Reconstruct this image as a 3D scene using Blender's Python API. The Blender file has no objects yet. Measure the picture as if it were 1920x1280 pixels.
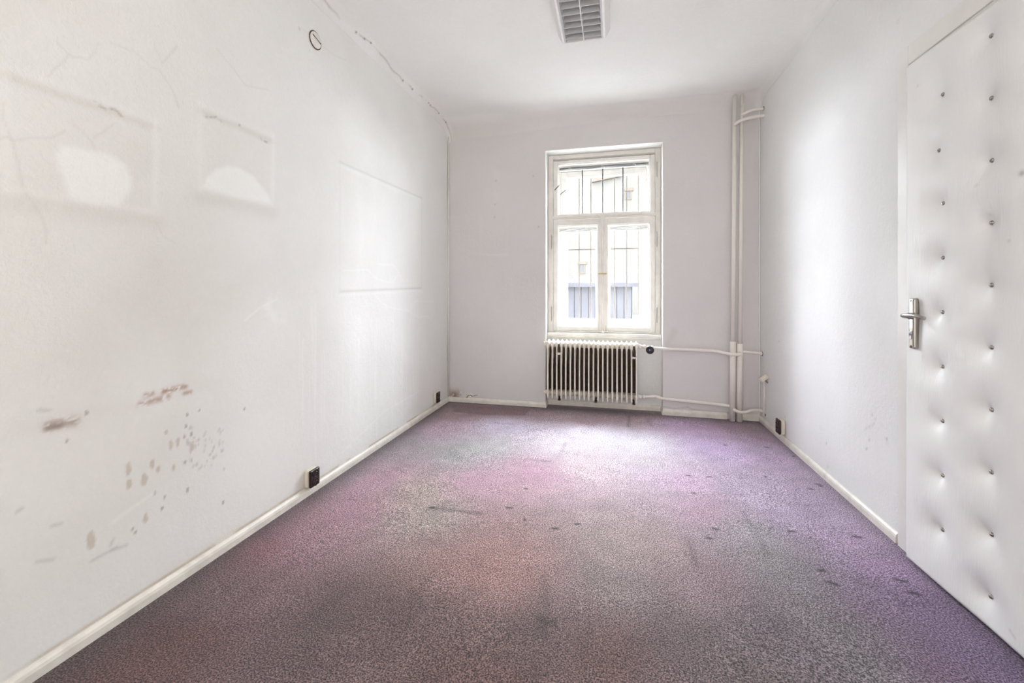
import bpy, bmesh, math, random
import numpy as np
from mathutils import Vector, Matrix

random.seed(4)
rng = np.random.RandomState(7)
scene = bpy.context.scene
COL = scene.collection
R = math.radians

# ------------------------------------------------------------------ camera
FPX, YAW, HOR, EYE = 795.0, R(13.37), 545.0, 1.08
cam_d = bpy.data.cameras.new('camera')
cam = bpy.data.objects.new('camera', cam_d)
COL.objects.link(cam)
cam.location = (0, 0, EYE)
cam.rotation_euler = (R(90), 0, YAW)
cam_d.sensor_width = 36
cam_d.lens = FPX / 1920 * 36
cam_d.shift_y = -(640 - HOR) / 1920
cam_d.clip_start = 0.02
scene.camera = cam

# ------------------------------------------------------------------ sky, exposure
SKY = 88.0
world = bpy.data.worlds.new('overcast_sky')
scene.world = world
world.use_nodes = True
bg = world.node_tree.nodes['Background']
bg.inputs[0].default_value = (0.93, 0.96, 1.0, 1)
bg.inputs[1].default_value = SKY
scene.view_settings.view_transform = 'Standard'
scene.view_settings.look = 'None'
scene.view_settings.gamma = 1
scene.view_settings.use_curve_mapping = False
scene.view_settings.exposure = -0.05
scene.cycles.max_bounces = 14
scene.cycles.diffuse_bounces = 10
scene.cycles.transparent_max_bounces = 16
scene.cycles.caustics_reflective = False
scene.cycles.caustics_refractive = False
scene.cycles.use_denoising = True

# window opening works as a light portal (sampling aid for the sky only)
pl = bpy.data.lights.new('window_portal', 'AREA')
pl.shape = 'RECTANGLE'
pl.size, pl.size_y = 1.0, 1.6
pl.cycles.is_portal = True
po = bpy.data.objects.new('window_portal', pl)
po.location = (-0.095, 4.50, 1.5)
po.rotation_euler = (R(-90), 0, 0)      # looks along -Y, into the room
COL.objects.link(po)

# added unseen fill light, no real lamp, bounced off the wall behind it
fl = bpy.data.lights.new('added_fill_light', 'AREA')
fl.shape = 'RECTANGLE'
fl.size, fl.size_y = 2.0, 1.6
fl.energy = 66
fl.color = (1.0, .975, .955)
fo = bpy.data.objects.new('added_fill_light', fl)
fo.location = (0.15, -0.42, 1.35)
fo.rotation_euler = (R(-74), 0, R(12))        # faces the wall behind the camera
COL.objects.link(fo)

# ------------------------------------------------------------------ sizes
XL, XR, YF, YN, ZC = -1.572, 1.19, 3.90, -1.0, 2.71
OX0, OX1, OZ1 = -0.606, 0.425, 2.378            # niche and window opening
ct, st = math.cos(YAW), math.sin(YAW)

def ray(px, py):
    u, v = (px - 960) / FPX, (HOR - py) / FPX
    return Vector((u * ct - st, u * st + ct, v))
def onX(px, py, X):
    d = ray(px, py); t = X / d.x
    return Vector((X, d.y * t, EYE + d.z * t))
def onY(px, py, Y):
    d = ray(px, py); t = Y / d.y
    return Vector((d.x * t, Y, EYE + d.z * t))
def onZ(px, py, Z=0.0):
    d = ray(px, py); t = (Z - EYE) / d.z
    return Vector((d.x * t, d.y * t, Z))

# ------------------------------------------------------------------ materials
class NT:
    def __init__(s, name):
        s.m = bpy.data.materials.new(name)
        s.m.use_nodes = True
        s.t = s.m.node_tree
        s.b = s.t.nodes['Principled BSDF']
        s.coord = s.t.nodes.new('ShaderNodeTexCoord')
    def n(s, kind, **kw):
        nd = s.t.nodes.new(kind)
        for k, v in kw.items(): setattr(nd, k, v)
        return nd
    def l(s, a, b): s.t.links.new(a, b)
    def noise(s, scale, detail=3, rough=.55, vec=None, stretch=None):
        nd = s.n('ShaderNodeTexNoise')
        nd.inputs['Scale'].default_value = scale
        nd.inputs['Detail'].default_value = detail
        nd.inputs['Roughness'].default_value = rough
        src = vec or s.coord.outputs['Object']
        if stretch:
            mp = s.n('ShaderNodeMapping'); mp.inputs['Scale'].default_value = stretch
            s.l(src, mp.inputs['Vector']); src = mp.outputs[0]
        s.l(src, nd.inputs['Vector'])
        return nd.outputs['Fac']
    def ramp(s, fac, stops):
        nd = s.n('ShaderNodeValToRGB')
        el = nd.color_ramp.elements
        while len(el) < len(stops): el.new(.5)
        for e, (p, c) in zip(el, stops):
            e.position = p
            e.color = (c, c, c, 1) if not isinstance(c, tuple) else (*c, 1)
        s.l(fac, nd.inputs[0])
        return nd.outputs[0]
    def mix(s, a, b, fac=1.0, mode='MULTIPLY'):
        nd = s.n('ShaderNodeMix', data_type='RGBA', blend_type=mode)
        for i, v in ((6, a), (7, b)):
            if isinstance(v, tuple): nd.inputs[i].default_value = (*v, 1)
            else: s.l(v, nd.inputs[i])
        if isinstance(fac, float): nd.inputs[0].default_value = fac
        else: s.l(fac, nd.inputs[0])
        return nd.outputs[2]
    def bump(s, h, strength=.2, dist=.002, normal=None):
        nd = s.n('ShaderNodeBump')
        nd.inputs['Strength'].default_value = strength
        nd.inputs['Distance'].default_value = dist
        s.l(h, nd.inputs['Height'])
        if normal: s.l(normal, nd.inputs['Normal'])
        return nd.outputs[0]
    def done(s, col=None, rough=.6, spec=.5, metal=0, normal=None):
        if isinstance(col, tuple): s.b.inputs['Base Color'].default_value = (*col, 1)
        elif col is not None: s.l(col, s.b.inputs['Base Color'])
        if isinstance(rough, float): s.b.inputs['Roughness'].default_value = rough
        else: s.l(rough, s.b.inputs['Roughness'])
        s.b.inputs['Specular IOR Level'].default_value = spec
        s.b.inputs['Metallic'].default_value = metal
        if normal: s.l(normal, s.b.inputs['Normal'])
        return s.m

def plaster(name, base, attr=True):
    s = NT(name)
    big = s.ramp(s.noise(1.6, 4), [(.3, .955), (.7, 1.0)])
    col = s.mix(base, big)
    fine = s.ramp(s.noise(60, 3), [(.25, .975), (.75, 1.0)])
    col = s.mix(col, fine)
    if attr:
        a = s.n('ShaderNodeAttribute'); a.attribute_name = 'stain'
        col = s.mix(col, a.outputs['Color'])
    n1 = s.bump(s.noise(6, 3), .25, .012)
    n2 = s.bump(s.noise(34, 5, .65, stretch=(1, 1, .7)), .42, .006, n1)
    n2 = s.bump(s.noise(110, 3, .6), .35, .003, n2)
    return s.done(col, .75, .25, normal=n2)

def paint(name, base, rough=.4, dirt=.9, scale=14.0, bump=.1, spec=.45):
    s = NT(name)
    d = s.ramp(s.noise(scale, 5, .6), [(.32, dirt), (.6, 1.0)])
    return s.done(s.mix(base, d), rough, spec, normal=s.bump(s.noise(70, 3), bump, .002))

def metal(name, base, rough=.3):
    s = NT(name)
    r = s.ramp(s.noise(40, 3), [(.3, rough * .8), (.7, min(1, rough * 1.3))])
    return s.done(base, r, .5, 1.0)

def plain(name, base, rough=.45, spec=.5):
    s = NT(name)
    d = s.ramp(s.noise(30, 3), [(.3, .92), (.7, 1.0)])
    return s.done(s.mix(base, d), rough, spec)

WALLC = (.825, .828, .804)
M = {}
M['wall_left'] = plaster('plaster_left', WALLC)
M['wall'] = plaster('plaster_white', WALLC, False)
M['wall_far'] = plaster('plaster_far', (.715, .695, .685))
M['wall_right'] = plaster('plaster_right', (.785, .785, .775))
M['ceiling'] = plaster('plaster_ceiling', (.90, .90, .875))
M['trim'] = paint('cream_trim_paint', (.80, .765, .70), .38, .82)
M['window_paint'] = paint('window_paint', (.80, .775, .725), .35, .88, 9)
M['sill_paint'] = paint('sill_paint', (.82, .80, .76), .4, .85, 12)
M['radiator'] = paint('radiator_enamel', (.82, .775, .69), .3, .95, 20, .03)
M['pipe'] = paint('pipe_enamel', (.83, .795, .735), .32, .96, 8, .03)
M['dust'] = paint('brown_dust', (.15, .108, .082), .9, .6, 40)
M['door_skin'] = None
M['casing'] = paint('casing_paint', (.76, .745, .71), .4, .95, 10, .04)
M['chrome'] = metal('polished_nickel', (.40, .37, .34), .2)
M['brass'] = metal('aged_brass', (.50, .34, .15), .4)
M['dark_metal'] = metal('dark_metal', (.10, .09, .085), .45)
M['bakelite'] = plain('brown_bakelite', (.022, .012, .010), .18)
M['black'] = plain('black_plastic', (.018, .018, .028), .3)
M['beige'] = plain('beige_plastic', (.74, .68, .58), .5)
M['white_plastic'] = plain('white_plastic', (.80, .78, .74), .45)
M['lamp_white'] = plain('white_lacquer', (.84, .83, .82), .4)
M['aluminium'] = metal('matt_aluminium', (.48, .48, .48), .42)
M['louvre'] = plain('grey_louvre', (.52, .52, .52), .35)
M['tube'] = plain('frosted_tube_glass', (.86, .86, .83), .25)
M['iron'] = plain('iron_bar', (.060, .050, .043), .8, .03)
M['blind'] = plain('blind_slat', (.42, .41, .41), .5)
M['rod'] = plain('grey_rod', (.16, .16, .175), .6, .1)
M['cord'] = plain('blind_cord', (.75, .73, .70), .8)
M['hole'] = plain('hole_dark', (.02, .018, .016), .9)
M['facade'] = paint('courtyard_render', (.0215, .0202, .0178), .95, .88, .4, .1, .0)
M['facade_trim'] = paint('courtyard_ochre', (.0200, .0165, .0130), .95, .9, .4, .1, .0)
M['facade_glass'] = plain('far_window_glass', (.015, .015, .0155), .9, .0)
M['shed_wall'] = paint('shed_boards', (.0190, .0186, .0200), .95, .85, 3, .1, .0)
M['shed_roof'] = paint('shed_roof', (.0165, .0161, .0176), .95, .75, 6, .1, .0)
M['ground'] = paint('pale_concrete', (.55, .55, .54), .95, .85, 1.2, .1, .0)
M['outside'] = paint('outer_render', (.62, .60, .58), .9, .9, 2)

# clear pane: light and camera pass straight, a faint mirror on top
s = NT('window_glass')
tr = s.n('ShaderNodeBsdfTransparent'); tr.inputs[0].default_value = (.96, .97, .98, 1)
gl = s.n('ShaderNodeBsdfGlossy'); gl.inputs['Roughness'].default_value = .02
mx = s.n('ShaderNodeMixShader'); mx.inputs[0].default_value = .014
s.l(tr.outputs[0], mx.inputs[1]); s.l(gl.outputs[0], mx.inputs[2])
s.l(mx.outputs[0], s.t.nodes['Material Output'].inputs[0])
M['glass'] = s.m

# padded leatherette of the door
s = NT('white_leatherette')
a = s.n('ShaderNodeAttribute'); a.attribute_name = 'stain'
c = s.mix((.81, .815, .805), a.outputs['Color'])
c = s.mix(c, s.ramp(s.noise(3, 3), [(.3, .97), (.7, 1.0)]))
g = s.noise(60, 4, .6, stretch=(1, 2.2, .35))
M['door_skin'] = s.done(c, .42, .45, normal=s.bump(g, .35, .0025))

# worn carpet
s = NT('worn_carpet')
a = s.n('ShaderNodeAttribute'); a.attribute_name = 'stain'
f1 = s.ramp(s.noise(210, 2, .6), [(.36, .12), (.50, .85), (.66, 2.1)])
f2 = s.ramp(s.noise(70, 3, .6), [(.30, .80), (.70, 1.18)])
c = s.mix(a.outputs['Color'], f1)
c = s.mix(c, f2)
c = s.mix(c, s.ramp(s.noise(9, 4), [(.3, .88), (.7, 1.1)]))
h = s.noise(230, 3, .7)
s.b.inputs['Sheen Weight'].default_value = .12
s.b.inputs['Sheen Roughness'].default_value = .5
M['carpet'] = s.done(c, .6, .22, normal=s.bump(h, .8, .004))

# ------------------------------------------------------------------ mesh helpers
class MB:
    """collects shapes and links them as ONE mesh object"""
    def __init__(s): s.bm = bmesh.new()
    def box(s, x0, y0, z0, x1, y1, z1, bev=0.0, seg=1, mat=0):
        vs = [s.bm.verts.new(p) for p in
              ((x0,y0,z0),(x1,y0,z0),(x1,y1,z0),(x0,y1,z0),(x0,y0,z1),(x1,y0,z1),(x1,y1,z1),(x0,y1,z1))]
        fs = [s.bm.faces.new([vs[i] for i in q]) for q in
              ((3,2,1,0),(4,5,6,7),(0,1,5,4),(1,2,6,5),(2,3,7,6),(3,0,4,7))]
        for f in fs: f.material_index = mat
        if bev > 0:
            es = list({e for f in fs for e in f.edges})
            bmesh.ops.bevel(s.bm, geom=es, offset=bev, segments=seg, profile=.5, affect='EDGES')
        return s
    def obox(s, c, ax, ay, az, sx, sy, sz, bev=0.0, seg=1):
        """box centred at c along axes ax, ay, az with half sizes"""
        n0 = len(s.bm.verts)
        s.box(-sx, -sy, -sz, sx, sy, sz, bev, seg)
        s.bm.verts.ensure_lookup_table()
        mt = Matrix((Vector(ax), Vector(ay), Vector(az))).transposed()
        for v in s.bm.verts[n0:]: v.co = mt @ v.co + Vector(c)
        return s
    def tube(s, pts, r, n=12, caps=True, smooth=True, flat=None):
        pts = [Vector(p) for p in pts]
        rs = r if isinstance(r, (list, tuple)) else [r] * len(pts)
        rings = []
        up = None
        for i, p in enumerate(pts):
            if i == 0: d = pts[1] - p
            elif i == len(pts) - 1: d = p - pts[-2]
            else: d = (pts[i+1] - p).normalized() + (p - pts[i-1]).normalized()
            d.normalize()
            if up is None:
                up = Vector((0,0,1)) if abs(d.z) < .9 else Vector((0,1,0))
            a = (up - d * up.dot(d)).normalized(); up = a
            b = d.cross(a)
            rings.append([s.bm.verts.new(p + (a * math.cos(2*math.pi*k/n) + b * math.sin(2*math.pi*k/n)) * rs[i]) for k in range(n)])
        for A, B in zip(rings, rings[1:]):
            for k in range(n):
                f = s.bm.faces.new((A[k], A[(k+1)%n], B[(k+1)%n], B[k])); f.smooth = smooth
        if caps:
            s.bm.faces.new(rings[0][::-1]); s.bm.faces.new(rings[-1])
        return s
    def lathe(s, prof, c, axis, n=24):
        """prof: (radius, height) along axis from c"""
        ax = Vector(axis).normalized()
        a = ax.orthogonal().normalized(); b = ax.cross(a); c = Vector(c)
        rings = []
        for r, h in prof:
            if r < 1e-6: rings.append([s.bm.verts.new(c + ax*h)])
            else: rings.append([s.bm.verts.new(c + ax*h + (a*math.cos(2*math.pi*k/n) + b*math.sin(2*math.pi*k/n))*r) for k in range(n)])
        for A, B in zip(rings, rings[1:]):
            for k in range(n):
                k2 = (k+1) % n
                if len(A) == 1 and len(B) == 1: break
                if len(A) == 1: f = s.bm.faces.new((A[0], B[k2], B[k]))
                elif len(B) == 1: f = s.bm.faces.new((A[k], A[k2], B[0]))
                else: f = s.bm.faces.new((A[k], A[k2], B[k2], B[k]))
                f.smooth = True
        return s
    def prism(s, pts, vec, smooth=False):
        a = [s.bm.verts.new(p) for p in pts]
        b = [s.bm.verts.new(Vector(p) + Vector(vec)) for p in pts]
        s.bm.faces.new(a[::-1]); s.bm.faces.new(b)
        for i in range(len(a)):
            j = (i+1) % len(a)
            f = s.bm.faces.new((a[i], a[j], b[j], b[i])); f.smooth = smooth
        return s
    def loft(s, rings, smooth=True):
        rr = [[s.bm.verts.new(p) for p in ring] for ring in rings]
        n = len(rr[0])
        for A, B in zip(rr, rr[1:]):
            for k in range(n):
                f = s.bm.faces.new((A[k], A[(k+1)%n], B[(k+1)%n], B[k])); f.smooth = smooth
        s.bm.faces.new(rr[0][::-1]); s.bm.faces.new(rr[-1])
        return s
    def build(s, name, mat, parent=None, fix=True):
        if fix: bmesh.ops.recalc_face_normals(s.bm, faces=s.bm.faces[:])
        me = bpy.data.meshes.new(name)
        s.bm.to_mesh(me); s.bm.free()
        for m in (mat if isinstance(mat, list) else [mat]): me.materials.append(m)
        o = bpy.data.objects.new(name, me)
        COL.objects.link(o)
        if parent:
            o.parent = parent
            bpy.context.view_layer.update() if False else None
            o.matrix_parent_inverse = inv(parent)
        return o

def world_m(o):
    m = Matrix.LocRotScale(o.location, o.rotation_euler, o.scale)
    return world_m(o.parent) @ o.matrix_parent_inverse @ m if o.parent else m
def inv(o): return world_m(o).inverted()

def tag(o, label=None, cat=None, group=None, kind=None):
    for k, v in (('label', label), ('category', cat), ('group', group), ('kind', kind)):
        if v: o[k] = v
    return o
def thing(name, loc, label, cat, group=None, kind=None, rz=0):
    o = bpy.data.objects.new(name, None)
    o.empty_display_size = .1
    o.location = loc; o.rotation_euler = (0, 0, rz)
    COL.objects.link(o)
    return tag(o, label, cat, group, kind)
def kids(o): return [c for c in COL.objects if c.parent == o]
def copy_part(o, parent, move=Vector((0,0,0)), mirror=False):
    """a copy of a part and its sub-parts, mesh data shared"""
    c = o.copy(); COL.objects.link(c); c.parent = parent
    c.matrix_parent_inverse = inv(parent)
    c.location = o.location + Vector(move)
    for ch in kids(o):
        d = ch.copy(); COL.objects.link(d); d.parent = c; d.matrix_parent_inverse = ch.matrix_parent_inverse.copy()
    return c

def grid_obj(name, us, vs, fn, mat, keep=None, parent=None, stain=None, smooth=True, flip=False):
    """fn(U, V) -> (n,3) coordinates; stain(U, V) -> (n,3) colour factors"""
    us, vs = np.asarray(us), np.asarray(vs)
    U, V = np.meshgrid(us, vs)
    P = np.stack(fn(U, V), -1).reshape(-1, 3).astype(np.float32)
    nu, nv = len(us), len(vs)
    i = np.arange(nu-1)[None, :] + np.arange(nv-1)[:, None] * nu
    q = np.stack((i, i+1, i+1+nu, i+nu), -1)
    if flip: q = q[..., ::-1]
    if keep is not None:
        cu, cv = (us[1:]+us[:-1])/2, (vs[1:]+vs[:-1])/2
        CU, CV = np.meshgrid(cu, cv)
        q = q[keep(CU, CV)]
    q = q.reshape(-1, 4)
    used = np.zeros(len(P), bool); used[q.ravel()] = True
    remap = np.cumsum(used) - 1
    P2 = P[used]; q = remap[q].astype(np.int32)
    me = bpy.data.meshes.new(name)
    me.vertices.add(len(P2)); me.vertices.foreach_set('co', P2.ravel())
    me.loops.add(q.size); me.loops.foreach_set('vertex_index', q.ravel())
    me.polygons.add(len(q))
    me.polygons.foreach_set('loop_start', np.arange(0, q.size, 4, dtype=np.int32))
    me.polygons.foreach_set('use_smooth', np.full(len(q), smooth))
    me.update(calc_edges=True)
    if stain is not None:
        c = stain(U, V).reshape(-1, 3)[used]
        at = me.attributes.new('stain', 'FLOAT_COLOR', 'POINT')
        at.data.foreach_set('color', np.concatenate((c, np.ones((len(c), 1))), 1).astype(np.float32).ravel())
    me.materials.append(mat)
    o = bpy.data.objects.new(name, me)
    COL.objects.link(o)
    if parent:
        o.parent = parent
    return o

# numpy pattern helpers (wear and dirt with shapes of their own)
def vnoise(a, b, sc, seed=0):
    r = np.random.RandomState(seed); L = r.rand(97, 97)
    x, y = a * sc + 500, b * sc + 500
    xi, yi = np.floor(x).astype(int), np.floor(y).astype(int)
    fx, fy = x - xi, y - yi
    fx, fy = fx*fx*(3-2*fx), fy*fy*(3-2*fy)
    g = lambda i, j: L[i % 97, j % 97]
    return (g(xi, yi)*(1-fx) + g(xi+1, yi)*fx)*(1-fy) + (g(xi, yi+1)*(1-fx) + g(xi+1, yi+1)*fx)*fy
def fnoise(a, b, sc, seed=0, oct=4):
    t, w = 0, 0
    for k in range(oct):
        t = t + vnoise(a, b, sc * 2**k, seed + k) * .6**k; w += .6**k
    return t / w
def line_d(a, b, pts):
    d = np.full(a.shape, 9.0)
    for (p0, q0), (p1, q1) in zip(pts, pts[1:]):
        dx, dy = p1-p0, q1-q0; L = dx*dx + dy*dy + 1e-12
        t = np.clip(((a-p0)*dx + (b-q0)*dy) / L, 0, 1)
        d = np.minimum(d, np.hypot(a-p0-t*dx, b-q0-t*dy))
    return d
def poly_sd(a, b, pts):
    ins = np.zeros(a.shape, bool)
    for (p0, q0), (p1, q1) in zip(pts, pts[1:] + pts[:1]):
        c = ((q0 > b) != (q1 > b)) & (a < (p1-p0) * (b-q0) / (q1-q0 + 1e-12) + p0)
        ins ^= c
    d = line_d(a, b, pts + pts[:1])
    return np.where(ins, -d, d)
def sstep(x, e0, e1):
    t = np.clip((x - e0) / (e1 - e0), 0, 1); return t*t*(3-2*t)
def tint(c, m, col):
    """blend factor colour c towards col by mask m"""
    return c * (1 - m[..., None]) + np.asarray(col) * m[..., None]

# ================================================================== THE SETTING
MB().box(XL-.2, YN-.2, -.25, XR+.2, YF+.5, -.012).build('floor', M['dust'])
tag(bpy.data.objects['floor'], 'bare floor slab hidden under the mauve carpet', 'floor', kind='structure')

# ---- left wall: plaster with ghosts of three boards, cracks, rust and stains
def LW(px, py):
    p = onX(px, py, XL); return (p.y, p.z)
def crop(x0, y0, sc, pts): return [LW(x0 + x/sc, y0 + y/sc) for x, y in pts]
def left_stain(Y, Z):
    c = np.ones(Y.shape + (3,))
    # uneven, greyer and warmer areas
    n = fnoise(Y, Z, 1.3, 3)
    c = tint(c, .55*sstep(n, .45, .75), (.925, .905, .885))
    n = fnoise(Y, Z, 2.2, 13)
    c = tint(c, .5*sstep(n, .5, .75), (.985, .985, .975))
    wob = (fnoise(Y, Z, 9, 5) - .5) * .02
    # board ghosts
    S = 3.368
    fr1 = crop(0, 80, S, [(30,140),(985,490),(982,1075),(35,925)])
    fr2 = crop(0, 80, S, [(1262,385),(1730,590),(1722,1032),(1262,925)])
    fr3 = crop(600, 280, 4, [(150,85),(762,358),(762,1045),(150,1072)])
    for i, fr in enumerate((fr1, fr2)):
        sd = poly_sd(Y, Z, fr) + wob*.4
        c = tint(c, .35*sstep(-sd, 0, .08)*(1-sstep(-sd, .08, .3)), (.95, .935, .92))
        for k, (a0, b0, w) in enumerate(((0,1,.3),(1,2,.7),(2,3,.75),(3,0,.45))):
            ln = line_d(Y, Z, [fr[a0], fr[b0]]) + wob*.25
            c = tint(c, w*np.exp(-(ln/.013)**2), (1.06, 1.06, 1.055))
            off = [(p, q + (-.028 if k in (0, 2) else 0)) for p, q in (fr[a0], fr[b0])]
            if k in (0, 2):
                ld = line_d(Y, Z, off) + wob*.25
                c = tint(c, (.6 if k == 0 else .45)*np.exp(-(ld/(.014 if k == 0 else .035))**2), (.86, .84, .82))
    bl1 = crop(0, 80, S, [(390,655),(480,663),(600,690),(700,708),(790,770),(832,860),(825,935),(780,1000),(745,1030),(480,1000),(435,965),(395,835),(365,760),(360,690)])
    bl2 = crop(0, 80, S, [(1275,915),(1300,855),(1370,797),(1440,778),(1520,797),(1600,842),(1650,900),(1700,970),(1716,1020),(1500,975)])
    for bl in (bl1, bl2):
        sd = poly_sd(Y, Z, bl) + wob*.3
        c = tint(c, .95*sstep(-sd, -.014, .014), (1.10, 1.115, 1.12))
    sd = poly_sd(Y, Z, fr3) + wob*.2
    c = tint(c, .35*sstep(-sd, -.01, .02)*sstep(fnoise(Y*2.2, Z*.5, 3, 21), .35, .7), (1.035, 1.04, 1.045))
    for (a0, b0, w, off) in ((0,1,.8,-.008),(2,3,.95,.006),(1,2,.6,0),(3,0,.45,0)):
        p, q = fr3[a0], fr3[b0]
        ln = line_d(Y, Z, [(p[0], p[1]+off), (q[0], q[1]+off)]) + wob*.12
        c = tint(c, w*np.exp(-(ln/.007)**2), (.84, .83, .815))
        ln = line_d(Y, Z, [(p[0], p[1]+off-.022), (q[0], q[1]+off-.022)])
        c = tint(c, .5*w*np.exp(-(ln/.01)**2), (1.06, 1.06, 1.06))
    # brighter worn patch of paint in the middle and hairlines running down
    for k in range(46):
        px = 560 + 270*rng.rand(); y0 = 560 + 150*rng.rand(); L = 40 + 150*rng.rand()
        pts = [LW(px + 3*(rng.rand()-.5), y0 + t*L) for t in np.linspace(0, 1, 5)]
        c = tint(c, (.25+.4*rng.rand())*np.exp(-(line_d(Y, Z, pts)/.0045)**2), (1.07, 1.07, 1.07))
    for pts in (crop(600,280,4,[(180,905),(360,905),(410,955),(470,990),(540,1005),(575,955),(600,950),(640,995)]),
                crop(600,280,4,[(420,1100),(460,1150),(530,1190),(590,1195),(665,1210),(720,1140),(800,1140),(850,1140)]),
                crop(600,280,4,[(440,855),(480,865),(545,860),(580,900),(600,960)]),
                crop(600,280,4,[(640,1195),(690,1230),(740,1260),(800,1250),(830,1270)]),
                [LW(460,600),LW(490,575),LW(520,560)], [LW(640,850),LW(720,770),LW(790,730)]):
        pts = [(p + .01*(rng.rand()-.5), q + .01*(rng.rand()-.5)) for p, q in pts]
        c = tint(c, .55*np.exp(-(line_d(Y, Z, pts)/.005)**2), (1.07, 1.07, 1.07))
    n = fnoise(Y, Z, 7, 31)
    m = sstep(n, .55, .68)*np.exp(-((Y-LW(480,560)[0])/.35)**2-((Z-LW(480,580)[1])/.12)**2)
    c = tint(c, .5*m, (1.07, 1.07, 1.07))
    # hair cracks
    cr = [crop(0,80,S,[(360,0),(430,70),(455,90),(520,95),(550,110),(600,60),(620,0)]),
          crop(0,80,S,[(430,70),(395,130),(335,170),(300,220)]),
          crop(0,80,S,[(700,0),(850,60),(960,160),(1000,165),(1090,300),(1130,410)]),
          crop(0,80,S,[(975,20),(1025,130),(1120,20)]),
          crop(0,80,S,[(0,610),(45,595),(75,620),(200,600),(320,605),(410,555)]),
          crop(0,80,S,[(10,380),(20,480),(75,620),(105,720),(140,910)]),
          crop(0,80,S,[(455,485),(460,520),(520,560),(580,630),(600,680)]),
          crop(0,80,S,[(590,605),(720,510)]), crop(0,80,S,[(160,950),(215,1020),(280,1130),(295,1270)]),
          crop(0,80,S,[(990,1140),(1030,1220),(1110,1270)]), crop(0,80,S,[(1370,40),(1480,170),(1550,270),(1700,300)]),
          crop(560,0,4.57,[(20,240),(110,300)]), crop(560,0,4.57,[(190,380),(300,470),(400,515)])]
    for pts in cr:
        c = tint(c, .34*np.exp(-(line_d(Y, Z, pts) + wob*.25)**2/.0032**2), (.80, .78, .76))
    for pts, w in ((crop(0,80,S,[(578,362),(590,370),(600,378)]),.9), (crop(0,80,S,[(630,400),(668,420)]),.6),
                   (crop(0,80,S,[(700,418),(720,420),(745,438),(770,468)]),.75), (crop(0,80,S,[(1300,470),(1370,470),(1390,485),(1412,510)]),.8),
                   (crop(0,80,S,[(1650,605),(1665,622),(1690,628)]),.7), (crop(0,80,S,[(1512,520),(1518,521)]),.8),
                   (crop(560,0,4.57,[(8,238),(10,258)]),.8), (crop(560,0,4.57,[(100,432),(104,434)]),.7)):
        c = tint(c, w*.8*sstep(fnoise(Y, Z, 80, 19, 2), .3, .6)*np.exp(-((line_d(Y, Z, pts) + wob*.3)/.0048)**2), (.35, .30, .26))
    # crack along the ceiling joint
    pts = [LW(x, y) for x, y in ((653,60),(668,75),(690,93),(706,105),(722,115),(745,128),(752,140),(763,157),(785,178),(803,200),(818,212),(836,228))]
    pts = [(p, min(q, ZC-.03)) for p, q in pts]
    c = tint(c, .5*np.exp(-(line_d(Y, Z, pts)/.005)**2), (.62, .59, .57))
    for x, y in ((690,93),(704,104),(750,136),(762,156),(788,182),(790,186),(816,208)):
        p = LW(x, y); q = (p[0], min(p[1], ZC-.03))
        c = tint(c, .9*np.exp(-(np.hypot(Y-q[0], (Z-q[1]))/.007)**2), (.2, .18, .17))
    # rust rubbed along an old pipe line
    S2 = 3.368
    grain = sstep(fnoise(Y*1.0, Z*2.2, 60, 77, 3), .28, .52)
    def streak(pts, r, col, w):
        nonlocal c
        d = line_d(Y, Z, crop(0, 680, S2, pts))
        c = tint(c, w*grain*np.exp(-(d/r)**2), col)
    streak([(310,395),(360,385),(470,368)], .015, (.40,.26,.19), .95)
    streak([(305,410),(380,395)], .009, (.20,.11,.07), 1.)
    streak([(890,260),(945,245),(1000,230),(1060,215)], .011, (.50,.31,.24), 1.)
    streak([(920,205),(965,195)], .009, (.56,.40,.33), .9)
    streak([(1035,182),(1100,165),(1172,150)], .010, (.42,.18,.08), 1.)
    streak([(1165,192),(1205,183)], .008, (.52,.36,.27), .9)
    d = line_d(Y, Z, crop(0, 680, S2, [(0,440),(120,425),(290,400),(480,350),(640,300),(880,275),(1180,140),(1380,130)]))
    c = tint(c, .35*np.exp(-(d/.03)**2), (.91, .895, .875))
    # dried splashes
    def drop(x, y, rx, ry, col, w):
        nonlocal c
        p = LW(x/S2, 680 + y/S2)
        e = np.hypot((Y-p[0])/rx, (Z-p[1])/ry) + (fnoise(Y, Z, 70, 9, 2)-.5)*.9
        c = tint(c, w*(1-sstep(e, .65, 1.1)), col)
    for x, y, k in ((812,680,1.5),(816,760,1.1),(915,735,1.4),(962,637,1.0),(1000,670,.8),(1080,525,1.05),(1126,500,1.0),
                    (1215,520,1.3),(918,975,1.1),(578,1115,1.5),(1098,662,.7),(1050,438,.55)):
        drop(x, y, .0095*k**.6, .018*k, (.72,.655,.57), .8)
    for k in range(48):
        x, y = 1180 + 240*rng.rand(), 380 + 300*rng.rand()
        drop(x, y, .0055, .0085, (.70,.66,.65), .35+.3*rng.rand())
    for x, y in ((1260,300),(1182,330),(1175,400),(1170,628),(1210,450),(1165,467),(1185,803),(1040,850),(1022,920),(545,318),(423,491),(978,820),(838,1050),(855,1070),(1410,880),(1545,292)):
        drop(x, y, .006, .009, (.50,.47,.45), .75)
    for pts in ([(705,1180),(735,1165)],[(700,1150),(715,1115)],[(580,1250),(690,1190),(800,1150)],[(330,1030),(390,1015)],[(235,1255),(340,1240)],[(245,300),(315,300)],[(110,940),(140,920)]):
        d = line_d(Y, Z, crop(0,680,S2,pts)); c = tint(c, .55*np.exp(-(d/.005)**2), (.66,.65,.65))
    d = line_d(Y, Z, crop(0,680,S2,[(720,1000),(860,900),(975,820)])); c = tint(c, .6*np.exp(-(d/.006)**2), (1.07,1.07,1.07))
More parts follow.
